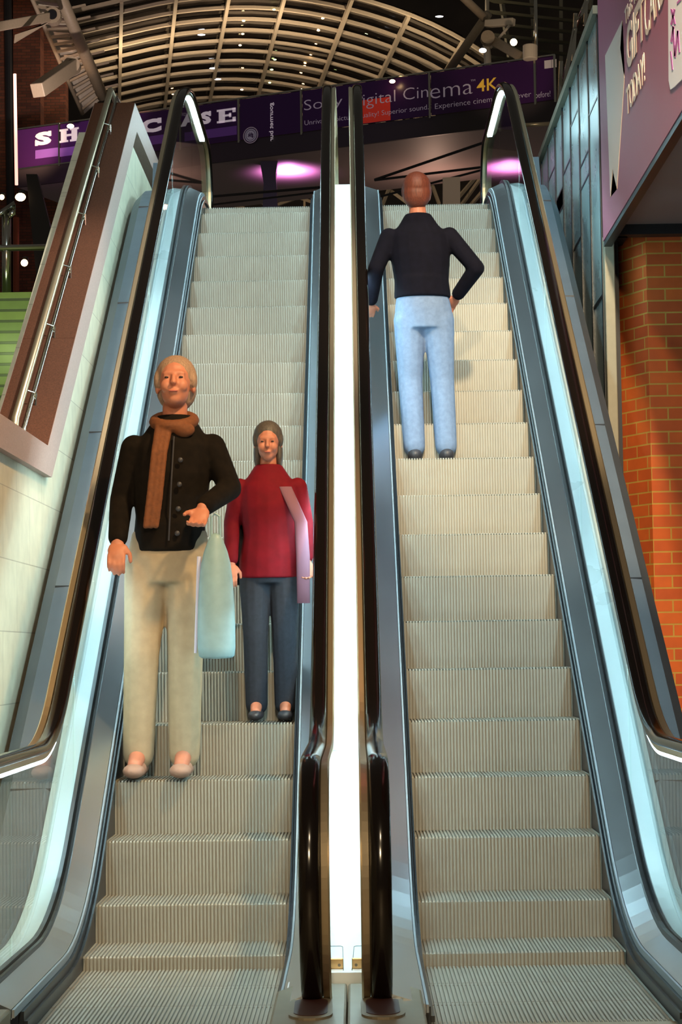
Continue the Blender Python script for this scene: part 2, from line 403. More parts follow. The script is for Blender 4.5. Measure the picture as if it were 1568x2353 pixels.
# its handrail
pr = empty('parapet_rail', (-1.69, yb, 2.27), 'brass-lit double steel rail on short brackets along the brown granite parapet', 'handrail')
def railpath(h): return [(-1.68, yb-.02, 2.27+.0), (-1.68, yb+.10, zc(yb+.10)+h), (-1.68, yt, zc(yt)+h), (-1.68, 17, zc(yt)+h)]
bm = nb(); tube(bm, [(-1.70, yb+.01, zc(yb)-.0), (-1.70, yb+.06, zc(yb+.06)+.10), (-1.70, yt, zc(yt)+.10), (-1.70, 18, zc(yt)+.10)], .021, 12); build('top_rail', bm, 'gold_steel', pr, smooth=True)
bm = nb(); tube(bm, [(-1.655, yb+.03, zc(yb+.03)), (-1.655, yb+.07, zc(yb+.07)+.05), (-1.655, yt, zc(yt)+.05), (-1.655, 18, zc(yt)+.05)], .010, 10); build('lower_rail', bm, 'rail_steel', pr, smooth=True)
for k in range(6):
    y = yb+.35+k*.66; bm = nb(); tube(bm, [(-1.64,y,zc(y)+.0),(-1.64,y,zc(y)+.075)], .006, 8); tube(bm, [(-1.64,y,zc(y)+.07),(-1.70,y,zc(y)+.09)], .005, 8); build('bracket', bm, 'rail_steel', pr)

# right-hand blue metal panel wall
XW = 1.66
bm = nb(); prismX(bm, [(12.85,1.9),(24,3.6),(24,5.33),(12.85,5.33)], XW+.012, XW+.10); wr = struct('wall_right', bm, 'dark_metal')
ys = [12.85]; 
while ys[-1] < 23: ys.append(ys[-1]+.56)
for i, (a, b) in enumerate(zip(ys, ys[1:])):
    zlo = 1.9+(a-12.85)*.15; zs = [zlo]
    brk = [3.5+.42*((i*2)%3)+.1*i, 4.6+.22*((i*2+1)%3)]
    for z in brk:
        if z > zlo+.2: zs.append(z)
    zs.append(5.33)
    for z0, z1 in zip(zs, zs[1:]):
        sl = .16
        bm = nb(); prismX(bm, [(a+.006, z0+.004+(sl if z0 != zs[0] else 0)*0),(b-.006,z0+.004),(b-.006,z1-.004),(a+.006,z1-.004)], XW+.0+ .004*((i+int(z0*3))%2), XW+.014)
        build('wall_panel', bm, 'blue_panel', wr, bevel=.003)
        if z0 > zs[0]: bm = nb(); box(bm, XW-.004, XW+.01, a, b, z0-.012, z0+.004); build('joint', bm, 'black_trim', wr)
    bm = nb(); box(bm, XW-.008, XW+.01, a-.022, a+.022, zlo, 5.33); build('joint', bm, 'black_trim', wr)
bm = nb(); box(bm, XW-.035, XW+.12, 12.80, 24, 5.33, 5.385); build('wall_cap', bm, 'beige_metal', wr)
# end post and plinth
bm = nb(); box(bm, XW-.004, XW+.062, 12.74, 12.84, 1.95, 3.86); post = struct('trim_1', bm, 'beige_metal', bevel=.006)
bm = nb(); box(bm, XW-.02, XW+.08, 12.68, 12.84, 1.90, 2.04); build('foot', bm, 'cladding_grey', post, bevel=.01)
bm = nb(); box(bm, XW-.03, XW+.08, 12.62, 12.85, -.1, 1.90); struct('trim_2', bm, 'base_metal', bevel=.006)
bm = nb(); box(bm, 1.62, 1.70, 5.0, 12.58, -.1, .72); struct('wall_near_right', bm, 'base_metal')
# brick pillar: front face along x, chamfered face as its own strip so the bond runs along it
BP = empty('brick_pillar', (1.95,12.7,0), 'orange brick pillar with a chamfered corner under the purple gift card sign', 'pillar')
def brickface(a, b, z0, z1, name, th=.1):
    a = Vector((*a,0)); b = Vector((*b,0)); L = (b-a).length; bm = nb(); box(bm, 0, L, 0, th, 0, z1-z0)
    me = bpy.data.meshes.new(name); bmesh.ops.recalc_face_normals(bm, faces=bm.faces[:]); bm.to_mesh(me); bm.free(); me.materials.append(M['brick_orange'])
    o = bpy.data.objects.new(name, me); C.objects.link(o); o.parent = BP
    o.location = Vector((a.x, a.y, z0)) - BP.location; o.rotation_euler = (0,0,math.atan2(b.y-a.y, b.x-a.x)); return o
brickface((1.750,13.05),(1.917,12.70),-.1,3.90,'chamfer_face'); brickface((1.917,12.70),(3.4,12.70),-.1,3.90,'front_face')
# sign with its soffit
SX = 1.64
SG = empty('gift_card_sign', (SX,12.7,3.8), 'big purple gift card wall sign with pale ribbon shape, above the brick pillar', 'sign')
bm = nb(); prismX(bm, [(5.5,3.80),(12.66,3.80),(12.66,7.2),(5.5,7.2)], SX, SX+.06); build('sign_board', bm, 'purple_sign', SG)
bm = nb(); box(bm, SX+.005, SX+.055, 5.5, 12.66, 3.765, 3.80); build('bottom_trim', bm, 'dark_metal', SG)
def on_sign(pts, m, name, off=.004):
    P = [atX(px, py, SX-off) for px, py in pts]; bm = nb(); prismX(bm, [(p.y,p.z) for p in P], SX-off, SX-.0005)
    bmesh.ops.triangulate(bm, faces=[f for f in bm.faces if len(f.verts) > 4]); return build(name, bm, m, SG)
on_sign([(1430,47),(1391,128),(1403,452),(1408,388),(1418,434),(1435,179),(1426,112)], 'sign_pale', 'ribbon_shape')
on_sign([(1537,-120),(1536,0),(1537,185),(1541,206),(1550,200),(1600,150),(1600,-150)], 'sign_white', 'gift_card_picture', .005)
mk = 'sign_magenta'
for pts in ([(1541,95),(1546,60),(1550,62),(1545,98)],[(1545,60),(1549,60),(1553,128),(1549,130)],[(1549,130),(1556,70),(1560,72),(1553,132)],[(1556,70),(1560,70),(1563,120),(1560,122)],
            [(1541,20),(1546,22),(1553,55),(1549,56)],[(1549,20),(1552,22),(1545,58),(1541,56)],[(1556,5),(1566,-5),(1566,0),(1556,10)],[(1540,118),(1543,118),(1547,160),(1544,162)]):
    on_sign(pts, mk, 'card_mark', .007)
def text_mesh(s, size, bold=0.0, ext=.002):
    cu = bpy.data.curves.new('t', 'FONT'); cu.body = s; cu.size = size; cu.extrude = ext; cu.offset = bold; cu.resolution_u = 3
    o = bpy.data.objects.new('t', cu); C.objects.link(o); dg = bpy.context.evaluated_depsgraph_get()
    me = bpy.data.meshes.new_from_object(o.evaluated_get(dg)); C.objects.unlink(o); bpy.data.objects.remove(o); return me
def fit(me, w=None, h=None, xs=None):
    xs_ = [v.co.x for v in me.vertices]; ys_ = [v.co.y for v in me.vertices]
    x0, x1, y0, y1 = min(xs_), max(xs_), min(ys_), max(ys_)
    for v in me.vertices:
        v.co.x = (v.co.x-x0)*(w/(x1-x0) if w else 1); v.co.y = (v.co.y-(y0 if h else 0))*(h/(y1-y0) if h else 1)
def place_text(me, origin, right, up, m, name, parent):
    r = Vector(right).normalized(); u = Vector(up).normalized(); n = r.cross(u)
    mt = Matrix((( r.x,u.x,n.x,origin[0]),(r.y,u.y,n.y,origin[1]),(r.z,u.z,n.z,origin[2]),(0,0,0,1))); me.transform(mt)
    return link(name, me, m, parent)
# words on the sign run towards the camera (-y)
def sign_text(s, pxa, pxb, h, bold, name):
    A = atX(*pxa, SX-.005); B = atX(*pxb, SX-.005); me = text_mesh(s, .2, bold); fit(me, w=abs(B.y-A.y), h=h)
    place_text(me, (SX-.005, A.y, A.z), (0,-1,0), (0,0,1), 'sign_pale', name, SG)
sign_text('GIFT', (1442,168),(1482,96), .26, .006, 'lettering'); sign_text('CARD', (1483,94),(1530,2), .26, 0.0, 'lettering')
sign_text('TODAY!', (1441,268),(1483,196), .16, 0.002, 'lettering'); sign_text('This way for a', (1437,72),(1500,-50), .12, 0.0, 'lettering')
bm = nb(); box(bm, SX+.06, 3.6, 5.5, 13.3, 3.895, 4.0); struct('ceiling_right', bm, 'soffit')
bm = nb(); box(bm, 1.72, 3.5, 12.60, 12.70, 3.83, 3.895); box(bm, 1.70,1.80,12.66,13.2,3.83,3.895); struct('trim_3', bm, 'dark_metal')

# wedge brackets where the cladding stops
for s, lb in ((-1,'small steel wedge bracket at the head of the left escalator cladding'),(1,'small steel wedge bracket at the head of the right escalator cladding')):
    bm = nb(); prismX(bm, [(14.80, 4.45),(15.05,4.45),(15.05,4.95)], s*1.36, s*1.47); tag(build('wedge_bracket', bm, 'cladding_grey'), lb, 'bracket')

# tiled block with rails, far left; green light painted into the tiles
def local_box(name, x0, x1, y0, y1, z0, z1, m, parent=None, bevel=0): return build(name, bxm(x0,x1,y0,y1,z0,z1), m, parent, bevel=bevel)
p = at(0, 672, 15.5); q = at(0, 905, 15.5)
gb = local_box('tiled_parapet', -4.6, -1.92, 15.5, 16.0, -.1, p.z, 'greenlit_tiles'); tag(gb, 'low tile parapet at the left, green light painted into its colour, beyond the coping', 'parapet')
tp = at(0,672,15.5).z
RG = empty('guard_rail', (-3,15.7,tp), 'polished steel guard rail with posts standing on the green-lit tiled parapet', 'railing')
rz = at(0, 570, 15.7).z
bm = nb(); tube(bm, [(-4.6,15.7,rz),(-2.0,15.7,rz)], .026, 12); build('rail', bm, 'rail_steel', RG, smooth=True)
px_ = at(14, 600, 15.7).x
for x in (px_, px_-.9):
    bm = nb(); tube(bm, [(x,15.72,tp),(x,15.72,at(0,485,15.7).z)], .036, 14); build('post', bm, 'rail_steel', RG, smooth=True)
bm = nb(); a = at(-30,512,15.7); b = at(34,468,15.7); tube(bm, [a,b,at(30,490,15.7),at(20,496,15.7)], .024, 12); build('end_loop', bm, 'rail_steel', RG, smooth=True)

# ------------------------------------------------------------------ far background
# bridge with purple banners
TL = at(38, 290, 46.0); TR = at(1275, 134, 40.8); TL.z = TR.z = (TL.z+TR.z)/2
BD = (TR-TL); BL = BD.length; bd = BD.normalized(); bn = Vector((-bd.y, bd.x, 0))   # bn points away from the camera
BR = empty('footbridge', tuple((TL+TR)/2), 'dark footbridge spanning high above the escalators behind purple cinema banners', 'bridge')
def bpt(s, dz, dn=0.0): return TL + bd*s + bn*dn + Vector((0,0,dz))
def bbox(s0, s1, d0, d1, z0, z1, m, name, parent=BR, bevel=0):
    bm = nb(); vs = [bm.verts.new(bpt(s, z, d)) for z in (z0,z1) for s, d in ((s0,d0),(s1,d0),(s1,d1),(s0,d1))]
    for f in [(0,3,2,1),(4,5,6,7),(0,1,5,4),(1,2,6,5),(2,3,7,6),(3,0,4,7)]: bm.faces.new([vs[i] for i in f])
    return build(name, bm, m, parent, bevel=bevel)
BH = .95
def s_of(px, py):
    """distance along the bridge face for a picture column"""
    d = ray(px, py); # solve CAM + t d = TL + s bd (xy)
    a, b, c_, e = d.x, -bd.x, d.y, -bd.y; rx, ry = TL.x-CAM.x, TL.y-CAM.y; det = a*e-b*c_
    return (a*ry-c_*rx)/det
bbox(0, BL, .02, .08, -.95-.42, -.95, 'fascia', 'fascia')
bbox(0, BL+.4, .08, 4.2, -1.37, -1.27, 'soffit', 'soffit')
bbox(0, BL, .06, 4.2, -1.20, -1.10, 'fascia', 'deck')
bm = nb(); tube(bm, [bpt(-.05,.0,0),bpt(BL,.0,0)], .022, 8); build('top_rail', bm, 'rail_steel', BR)
bm = nb(); tube(bm, [bpt(0,-.95,-.01),bpt(s_of(180,372),-.95,-.01)], .02, 8); build('bottom_rail', bm, 'rail_steel', BR)
# banner panels as separate hangings between the posts
js = [0, s_of(137,330), s_of(415,280), s_of(549,260), s_of(693,240), s_of(988,200), s_of(1230,170), BL]
lab = ['leftmost purple banner with the first letter of the cinema name','purple banner with the wide slab letters, behind the granite parapet','purple banner with the last slab letters, seen through the left glass',
       'plain violet banner with the round white restaurant badge','purple banner reading the start of the digital cinema line','purple banner reading cinema in large letters beside the gold 4K','narrow purple banner at the right end with a white square']
BAN = []
for i, (a, b) in enumerate(zip(js, js[1:])):
    o = bbox(a+.03, b-.03, -.01, .012, -.94, -.03, 'banner_purple', 'banner', None); tag(o, lab[i], 'banner', 'banners along the footbridge'); BAN.append(o)
for i, s in enumerate(js[1:]):
    bbox(s-.02, s+.02, -.03, .0, -1.0, .0, 'rail_steel', 'post')
def btext(s, pa, pb, h, bold, m, parent, mirror=False, dz=None, vertical=False):
    sa, sb = s_of(*pa), s_of(*pb)
    za = at_bridge(*pa).z
    me = text_mesh(s, .3, bold-.004, .003)
    fit(me, w=abs(sb-sa), h=h); o = bpt(sa, 0, -.016); o.z = za
    place_text(me, o, bd, (0,0,1), m, 'lettering', parent)
def at_bridge(px, py):
    s = s_of(px, py); d = ray(px, py); P = TL + bd*s; t = (P.y-CAM.y)/d.y; return CAM + d*t
def slab(ch, pa, pb, h, parent, m='letter_white'):
    """heavy slab-serif capital between two picture columns"""
    A = at_bridge(*pa); sa = s_of(*pa); sb = s_of(*pb); w = sb-sa; bm = nb()
    def r(x0,x1,z0,z1):
        vs = [bm.verts.new(bpt(sa+x*w, A.z-TL.z+z*h, d)) for d in (-.03,-.012) for x, z in ((x0,z0),(x1,z0),(x1,z1),(x0,z1))]
        for f in [(0,3,2,1),(4,5,6,7),(0,1,5,4),(1,2,6,5),(2,3,7,6),(3,0,4,7)]: bm.faces.new([vs[i] for i in f])
    if ch == 'H':
        for x in (.08,.62): r(x,x+.28,0,1)
        r(.3,.65,.42,.58)
        for x in (0,.54): r(x,x+.44,0,.14); r(x,x+.44,.86,1)
    elif ch == 'E':
        r(.1,.40,0,1); r(0,.95,0,.14); r(0,.95,.86,1); r(.3,.72,.43,.57); r(.80,.95,0,.32); r(.80,.95,.68,1); r(.62,.72,.34,.66)
    elif ch == 'I': r(.3,.7,0,1)
    elif ch in 'SC':
        bm.free(); me = text_mesh(ch, .3, .018, .006); fit(me, w=w, h=h); o = bpt(sa,0,-.02); o.z = A.z
        place_text(me, o, bd, (0,0,1), m, 'lettering', parent)
        bm = nb(); r(.82,1.0,.62,1.0)
        if ch == 'S': r(.0,.17,.0,.38)
    build('lettering', bm, m, parent)
slab('S', (82,336),(119,332), .31, BAN[0]); slab('H', (138,329),(183,324), .31, BAN[1])
for ch, a, b in (('O',(205,320),(245,315)),('W',(255,313),(305,308))):
    me = text_mesh(ch, .3, .018, .006); fit(me, w=s_of(*b)-s_of(*a), h=.31); o = bpt(s_of(*a),0,-.02); o.z = at_bridge(*a).z; place_text(me, o, bd, (0,0,1), 'letter_white', 'lettering', BAN[1])
slab('C', (325,308),(372,303), .31, BAN[1]); 
me = text_mesh('A', .3, .018, .006); fit(me, w=s_of(455,288)-s_of(412,293), h=.31); o = bpt(s_of(416,292),0,-.02); o.z = at_bridge(416,292).z; place_text(me, o, bd, (0,0,1), 'letter_white', 'lettering', BAN[2])
slab('S', (462,287),(486,284), .28, BAN[2]); slab('E', (500,284),(545,279), .30, BAN[2])
def bstrip(pa, pb, h, parent, m):
    A = at_bridge(*pa); z = A.z-TL.z; o = bbox(s_of(*pa), s_of(*pb), -.016, -.010, z-h, z, m, 'lilac_strip', parent)
bstrip((82,346),(134,341), .20, BAN[0], 'banner_lilac'); bstrip((138,341),(400,310), .20, BAN[1], 'banner_lilac'); bstrip((425,305),(545,291), .20, BAN[2], 'banner_lilac')
# round badge: mirrored letters in rings (seen from the back of the glass)
ctr = at_bridge(577, 311); sc = s_of(577,311); zc0 = ctr.z-TL.z
def disc(r0, r1, m, dn, parent=BAN[3]):
    bm = nb(); n = 32; A = []; B = []
    for k in range(n):
        t = 2*PI*k/n; A.append(bm.verts.new(bpt(sc+r0*math.cos(t), zc0+r0*math.sin(t), dn))); B.append(bm.verts.new(bpt(sc+r1*math.cos(t), zc0+r1*math.sin(t), dn)) if r1 else None)
    if r1:
        for k in range(n): bm.faces.new((A[k],A[(k+1)%n],B[(k+1)%n],B[k]))
    else: bm.faces.new(A)
    return build('badge_ring', bm, m, parent)
disc(.19, 0, 'banner_purple', -.013); disc(.185, .165, 'sign_white', -.016); disc(.145, 0, 'sticker_white', -.015); disc(.118, .108, 'banner_purple', -.018)
me = text_mesh('gbk', .13, .003, .002); fit(me, w=.14)
for v in me.vertices: v.co.x = .14-v.co.x
o = bpt(sc-.07, zc0-.03, -.022); place_text(me, o, bd, (0,0,1), 'banner_purple', 'badge_lettering', BAN[3])
me = text_mesh('gourmet bur', .14, .001, .002); fit(me, w=.86)
for v in me.vertices: v.co.y = -v.co.y
P = at_bridge(628, 236); o = bpt(s_of(628,236), P.z-TL.z, -.02); place_text(me, o, (0,0,-1), bd, 'letter_white', 'side_lettering', BAN[3])
btext('Sony D', (700,262),(835,245), .30, .0, 'letter_grey', BAN[4]); btext('igital Cin', (836,252),(985,222), .34, .0, 'letter_grey', BAN[4])
btext('ema', (990,228),(1087,215), .22, .0, 'letter_grey', BAN[5]); btext('TM', (1083,188),(1093,187), .04, 0, 'letter_grey', BAN[5]); btext('4K', (1097,212),(1145,206), .26, .006, 'letter_gold', BAN[5])
btext('Unrivalled picture quality! Superior sound.', (701,292),(986,256), .14, 0, 'letter_grey', BAN[4]); btext('Experience cinema like never', (1001,255),(1222,228), .15, 0, 'letter_grey', BAN[5]); btext('before!', (1232,226),(1266,222), .12, 0, 'letter_grey', BAN[6])
A = at_bridge(1252,140); z = A.z-TL.z; bbox(s_of(1252,140), s_of(1268,140), -.02, -.012, z-.17, z, 'sign_white', 'white_square', BAN[6])
bbox(s_of(1269,140), s_of(1280,140), -.02, -.012, z-.17, z, 'sign_white', 'white_square', BAN[6])
# red illuminated box seen in front of the glass
rb = bbox(s_of(833,260), s_of(898,250), -.0150, -.0105, -.93, -.42, 'red_box', 'red_sign_panel', None); tag(rb, 'small glowing red square panel on the cinema banner, beneath the word digital', 'sign')

# V column and brace rods below the bridge
VC = at(620, 372, 44.5)
bm = nb(); a = at(617,362,45.0); b = at(617,520,45.0)
for s, dx in ((0,0),):
    vs0 = [(-.26,0),(.20,0),(.10,-1.0),(-.16,-1.0)]
def flat_prism(pts_px, Y, th, name, m, label=None, cat=None, parent=None):
    P = [at(x, y, Y) for x, y in pts_px]; bm = nb(); A = [bm.verts.new(p) for p in P]; B = [bm.verts.new(p+Vector((0,th,0))) for p in P]; n = len(P)
    bm.faces.new(A); bm.faces.new(B[::-1])
    for i in range(n): bm.faces.new((A[i],A[(i+1)%n],B[(i+1)%n],B[i]))
    o = build(name, bm, m, parent)
    if label: tag(o, label, cat)
    return o
flat_prism([(596,362),(640,360),(634,400),(640,520),(602,520),(606,420)], 43.9, .35, 'bridge_column', 'dark_metal', 'dark tapering column carrying the footbridge, in purple light', 'column')
for (a, b, r), lb in zip([((862,413),(1120,325),.028),((862,414),(1118,383),.024),((835,462),(1118,388),.022),((480,452),(740,430),.026),((490,470),(745,440),.02)],
        ['thin dark brace rod rising steeply to the right under the footbridge','thin dark brace rod, nearly level, under the right of the footbridge','lowest dark brace rod under the right of the footbridge','upper dark brace rod under the left of the footbridge','lower dark brace rod under the left of the footbridge']):
    bm = nb(); tube(bm, [at(*a, 38), at(*b, 36)], r, 8); tag(build('brace_rod', bm, 'dark_metal'), lb, 'rod')
flat_prism([(1018,408),(1058,406),(1058,812),(1018,812)], 22, .06, 'display_board', 'sign_pale', 'pale upright board on the upper level beside the right newel', 'board')

FL = empty('far_lattice', tuple(at(900,440,56)), 'distant pale roof lattice glimpsed under the footbridge behind the right rider', 'lattice')
for a, b in [((846,400),(1010,520)),((880,470),(905,405)),((895,400),(1000,500)),((940,425),(1010,405)),((990,415),(1010,470)),((1062,470),(1112,400)),((1075,480),(1118,430)),((1100,400),(1040,470))]:
    bm = nb(); beam(bm, at(*a,56), at(*b,55), .07, .09); build('lattice_bar', bm, 'roof_beam', FL)
FL2 = empty('far_lattice', tuple(at(600,460,56)), 'distant pale roof lattice glimpsed under the footbridge above the left escalator', 'lattice')
for a, b in [((490,462),(560,478)),((560,450),(640,480)),((660,445),(720,465)),((700,430),(700,480)),((520,480),(560,455)),((640,470),(690,452))]:
    bm = nb(); beam(bm, at(*a,56), at(*b,55), .06, .08); build('lattice_bar', bm, 'roof_beam', FL2)
# far walls
bm = nb(); box(bm, -30, 30, 80, 81, -2, 40); struct('wall_back', bm, 'dark_wall')
# brick tower, far left
TY = 50.0
t0 = at(-160, 0, TY); t1 = at(33, 0, TY); t2 = at(66, 0, 43); t3 = at(150,270,44)
TW = empty('brick_tower', (t1.x,TY,0), 'dark red brick tower rising at the far left behind the roof arms', 'tower')
def bt(x0,x1,y0,y1,z0,z1,m,name): 
    o = build(name, bxm(x0,x1,y0,y1,z0,z1), m, TW); return o
bt(t0.x, at(18,0,TY).x, TY, TY+1, 0, 26, 'brick_tower', 'side_wall'); bt(at(30,0,TY+.4).x, at(92,0,TY+.4).x, TY+.4, TY+1, 0, 26, 'brick_tower', 'corner_wall')
bt(at(92,0,TY+1.5).x, at(150,0,TY+1.5).x, TY+1.5, TY+2, 0, 24, 'brick_tower', 'recessed_wall')
bm = nb(); tube(bm, [at(17,-60,TY-.2), at(24,470,TY-.2)], .10, 12); build('downpipe', bm, 'dark_metal', TW)
bm = nb(); tube(bm, [at(34,170,42.8), at(38,425,42.8)], .035, 10); nt_ = build('neon_tube', bm, 'pink_tube'); tag(nt_, 'upright salmon neon tube at the left end of the footbridge', 'light')
bm = nb(); tube(bm, [at(97,530,38), at(97,585,38)], .05, 10); tag(build('neon_tube', bm, 'pink_tube'), 'short salmon neon tube above the steel guard rail at the left', 'light')
bm = nb(); tube(bm, [at(37,500,38), at(37,670,38)], .06, 10); tag(build('rope_column', bm, 'red_wall'), 'slim reddish twisted column behind the left guard rail', 'column')
# dark frames left of the coping
flat_prism([(60,400),(85,400),(125,560),(110,900)], 34, .2, 'dark_strut', 'dark_metal', 'dark slanting strut behind the left guard rail', 'strut')

# ------------------------------------------------------------------ glass roof
RO = bpy.data.objects.new('ceiling', None); C.objects.link(RO); RO.location = (0,50,16); RO['_world'] = [0,50,16]; RO['kind'] = 'structure'
va = Vector((-math.sin(.1235), math.cos(.1235), 0)); vu = Vector((math.cos(.1235), math.sin(.1235), 0))
O0 = at(600, 44, 50.0)
prof = [(190,-66),(245,-52),(300,-38),(350,-25),(400,-15),(450,-8),(500,-3),(550,0),(600,0),(650,-3),(700,-9),(750,-17),(800,-28),(850,-41),(900,-57),(950,-76),(1000,-99),(1060,-132),(1140,-185),(1240,-260)]
PR = [((x-600)/92.1, z/92.1) for x, z in prof]
PR = [(-7,-1.6),(-5.6,-1.05)] + PR
def hz(u):
    for a, b in zip(PR, PR[1:]):
        if a[0] <= u <= b[0]: return a[1]+(b[1]-a[1])*(u-a[0])/(b[0]-a[0])
    return PR[-1][1] if u > 0 else PR[0][1]
def vp(u, s, dz=0): return O0 + va*s + vu*u + Vector((0,0,hz(u)+dz))
def uL(s): return -4.75 + .17*s + (0 if s < 0 else .0)
def uR(s): return 5.25 - .05*s
srows = [-2.7+.9*i for i in range(13)]
us_r = [(x-600)/92.1 for x in (150,273,395,515,640,785,912,1035,1160)]
for s in srows:
    us = [uL(s)+(uR(s)-uL(s))*i/22 for i in range(23)]
    bm = nb()
    for a, b in zip(us, us[1:]): beam(bm, vp(a,s), vp(b,s), .085, .075)
    build('purlin', bm, 'roof_beam', RO)
for u in us_r:
    bm = nb()
    ss = [srows[0]+(srows[-1]-srows[0])*i/12 for i in range(13)]
    ss = [s for s in ss if uL(s) <= u <= uR(s)]
    for a, b in zip(ss, ss[1:]): beam(bm, vp(u,a,-.03), vp(u,b,-.03), .085, .13)
    if len(ss) > 1: build('rib', bm, 'roof_beam', RO)
# panes, each slightly tilted so the lamps mirror differently
bm = nb()
for s0, s1 in zip(srows, srows[1:]):
    cuts_ = [uL(s0)]+[u for u in us_r if uL(s0) < u < uR(s0)]+[uR(s0)]
    for a, b in zip(cuts_, cuts_[1:]):
        j = random.uniform(-.02,.05)
        vs = [bm.verts.new(p) for p in (vp(a,s0,.10+j),vp((a+b)/2,s0,.10+j),vp(b,s0,.10+j),vp(b,s1,.12-j),vp((a+b)/2,s1,.12-j),vp(a,s1,.12-j))]
        bm.faces.new((vs[0],vs[1],vs[4],vs[5])); bm.faces.new((vs[1],vs[2],vs[3],vs[4]))
build('roof_panes', bm, 'roof_glass', RO)
# left edge truss, right edge tube
def thing_tube(name, pts, r, m, label, cat): bm = nb(); tube(bm, pts, r, 14); o = build(name, bm, m, smooth=True); tag(o, label, cat); return o
LT = empty('roof_edge_truss', tuple(at(180,110,46)), 'pale ladder-like steel truss along the left edge of the glass roof', 'truss')
a0, a1, b0, b1 = at(137,-15,45), at(236,222,48), at(62,-30,45), at(190,262,48)
bm = nb(); tube(bm, [a0,a1], .14, 14); build('main_tube', bm, 'roof_beam', LT, smooth=True)
bm = nb(); tube(bm, [b0,b1], .05, 10); build('outer_tube', bm, 'roof_beam', LT, smooth=True)
bm = nb(); vs = [bm.verts.new(p) for p in (a0+Vector((0,.3,.1)),a1+Vector((0,.3,.1)),b1+Vector((0,.3,.1)),b0+Vector((0,.3,.1)))]; bm.faces.new(vs)
r_ = bmesh.ops.extrude_face_region(bm, geom=bm.faces[:]); [setattr(v, 'co', v.co+Vector((0,.05,0))) for v in r_['geom'] if isinstance(v, bmesh.types.BMVert)]
build('back_plate', bm, 'white_paint', LT)
for k in range(17):
    t = (k+.5)/17; bm = nb(); beam(bm, a0.lerp(a1,t), b0.lerp(b1,t), .07, .05); build('rung', bm, 'roof_beam', LT)
for k in range(9):
    t = (k+.3)/9; p = a0.lerp(a1,t); bm = nb(); beam(bm, p, p+Vector((.42,.2,.16)), .05); build('stub', bm, 'roof_beam', LT)
for (n_, e, w0, w1, lb) in [((122,38),(-30,66),.16,.10,'upper white strut arm with round node, left of the glass roof'),((166,152),(86,208),.24,.30,'lower white strut arm with round node, left of the glass roof')]:
    A = at(*n_, 44.6); B = at(*e, 43.0); N = empty('strut_arm', tuple(A), lb, 'strut')
    bm = nb(); beam(bm, A, B, w1, w0*1.3); build('arm', bm, 'roof_beam', N, bevel=.02)
    bm = nb(); tube(bm, [A+Vector((0,-.12,0)), A+Vector((0,.12,0))], .19, 20); nd = build('node', bm, 'roof_beam', N)
    bm = nb(); tube(bm, [A+Vector((0,-.15,0)), A+Vector((0,-.12,0))], .11, 20); build('pin', bm, 'dark_metal', nd)
flat_prism([(32,98),(112,50),(100,58),(34,80)], 43.6, .06, 'arm_fin', 'roof_beam', 'thin triangular steel fin below the upper left strut arm', 'fin')
RT = empty('roof_edge_truss', tuple(at(1090,80,42)), 'pale steel edge tube and bracket at the right end of the glass roof', 'truss')
bm = nb(); tube(bm, [at(1122,32,43), at(1030,165,44.5)], .10, 14); build('main_tube', bm, 'roof_beam', RT, smooth=True)
bm = nb(); tube(bm, [at(1040,-30,42.4), at(1115,42,43)], .09, 14); build('upper_tube', bm, 'roof_beam', RT, smooth=True)
bm = nb(); beam(bm, at(1117,55,42.8), at(1182,50,42.4), .14, .16); build('bracket_beam', bm, 'white_paint', RT, bevel=.02)
bm = nb(); beam(bm, at(1125,88,42.8), at(1200,132,42.2), .12, .20); build('lower_arm', bm, 'roof_beam', RT, bevel=.02)
bm = nb(); A = at(1121,88,42.6); tube(bm, [A+Vector((0,-.1,0)),A+Vector((0,.1,0))], .15, 20); build('node', bm, 'roof_beam', RT)
bm = nb(); tube(bm, [at(1118,100,42.8), at(1122,152,42.8)], .08, 12); build('stem', bm, 'white_paint', RT)
bm = nb(); tube(bm, [at(1128,110,42.8), at(1172,58,42.4)], .03, 8); build('stay', bm, 'white_paint', RT)
CN = empty('lamp_can', tuple(at(1219,120,40.9)), 'white cylindrical lamp housing standing on the bridge rail end', 'lamp')
bm = nb(); A = at(1219,137,40.9); B = at(1219,104,40.9); tube(bm, [A,B], .155, 20); build('housing', bm, 'white_paint', CN, smooth=False, bevel=.02)
thing_tube('mast', [at(1120,-30,46), at(1120,50,46)], .05, 'white_paint', 'thin pale mast rising beside the right roof bracket', 'mast')
thing_tube('mast', [at(1231,-30,41), at(1232,110,41)], .04, 'rail_steel', 'thin bright pole above the white lamp housing', 'pole')
# louvred ceiling, upper right
LC = empty('ceiling_louvre', (6,47,17), kind='structure')
for k in range(9):
    y_ = 10+k*26; bm = nb(); beam(bm, at(1130,y_-8,47-k*.2), at(1400,y_+22,45-k*.2), .20, .06); build('louvre', bm, 'slat_ceiling', LC)
for k in range(4):
    bm = nb(); beam(bm, at(1150+k*70,-20,47.5), at(1180+k*55,190,46.5), .08, .16); build('joist', bm, 'beige_metal', LC)
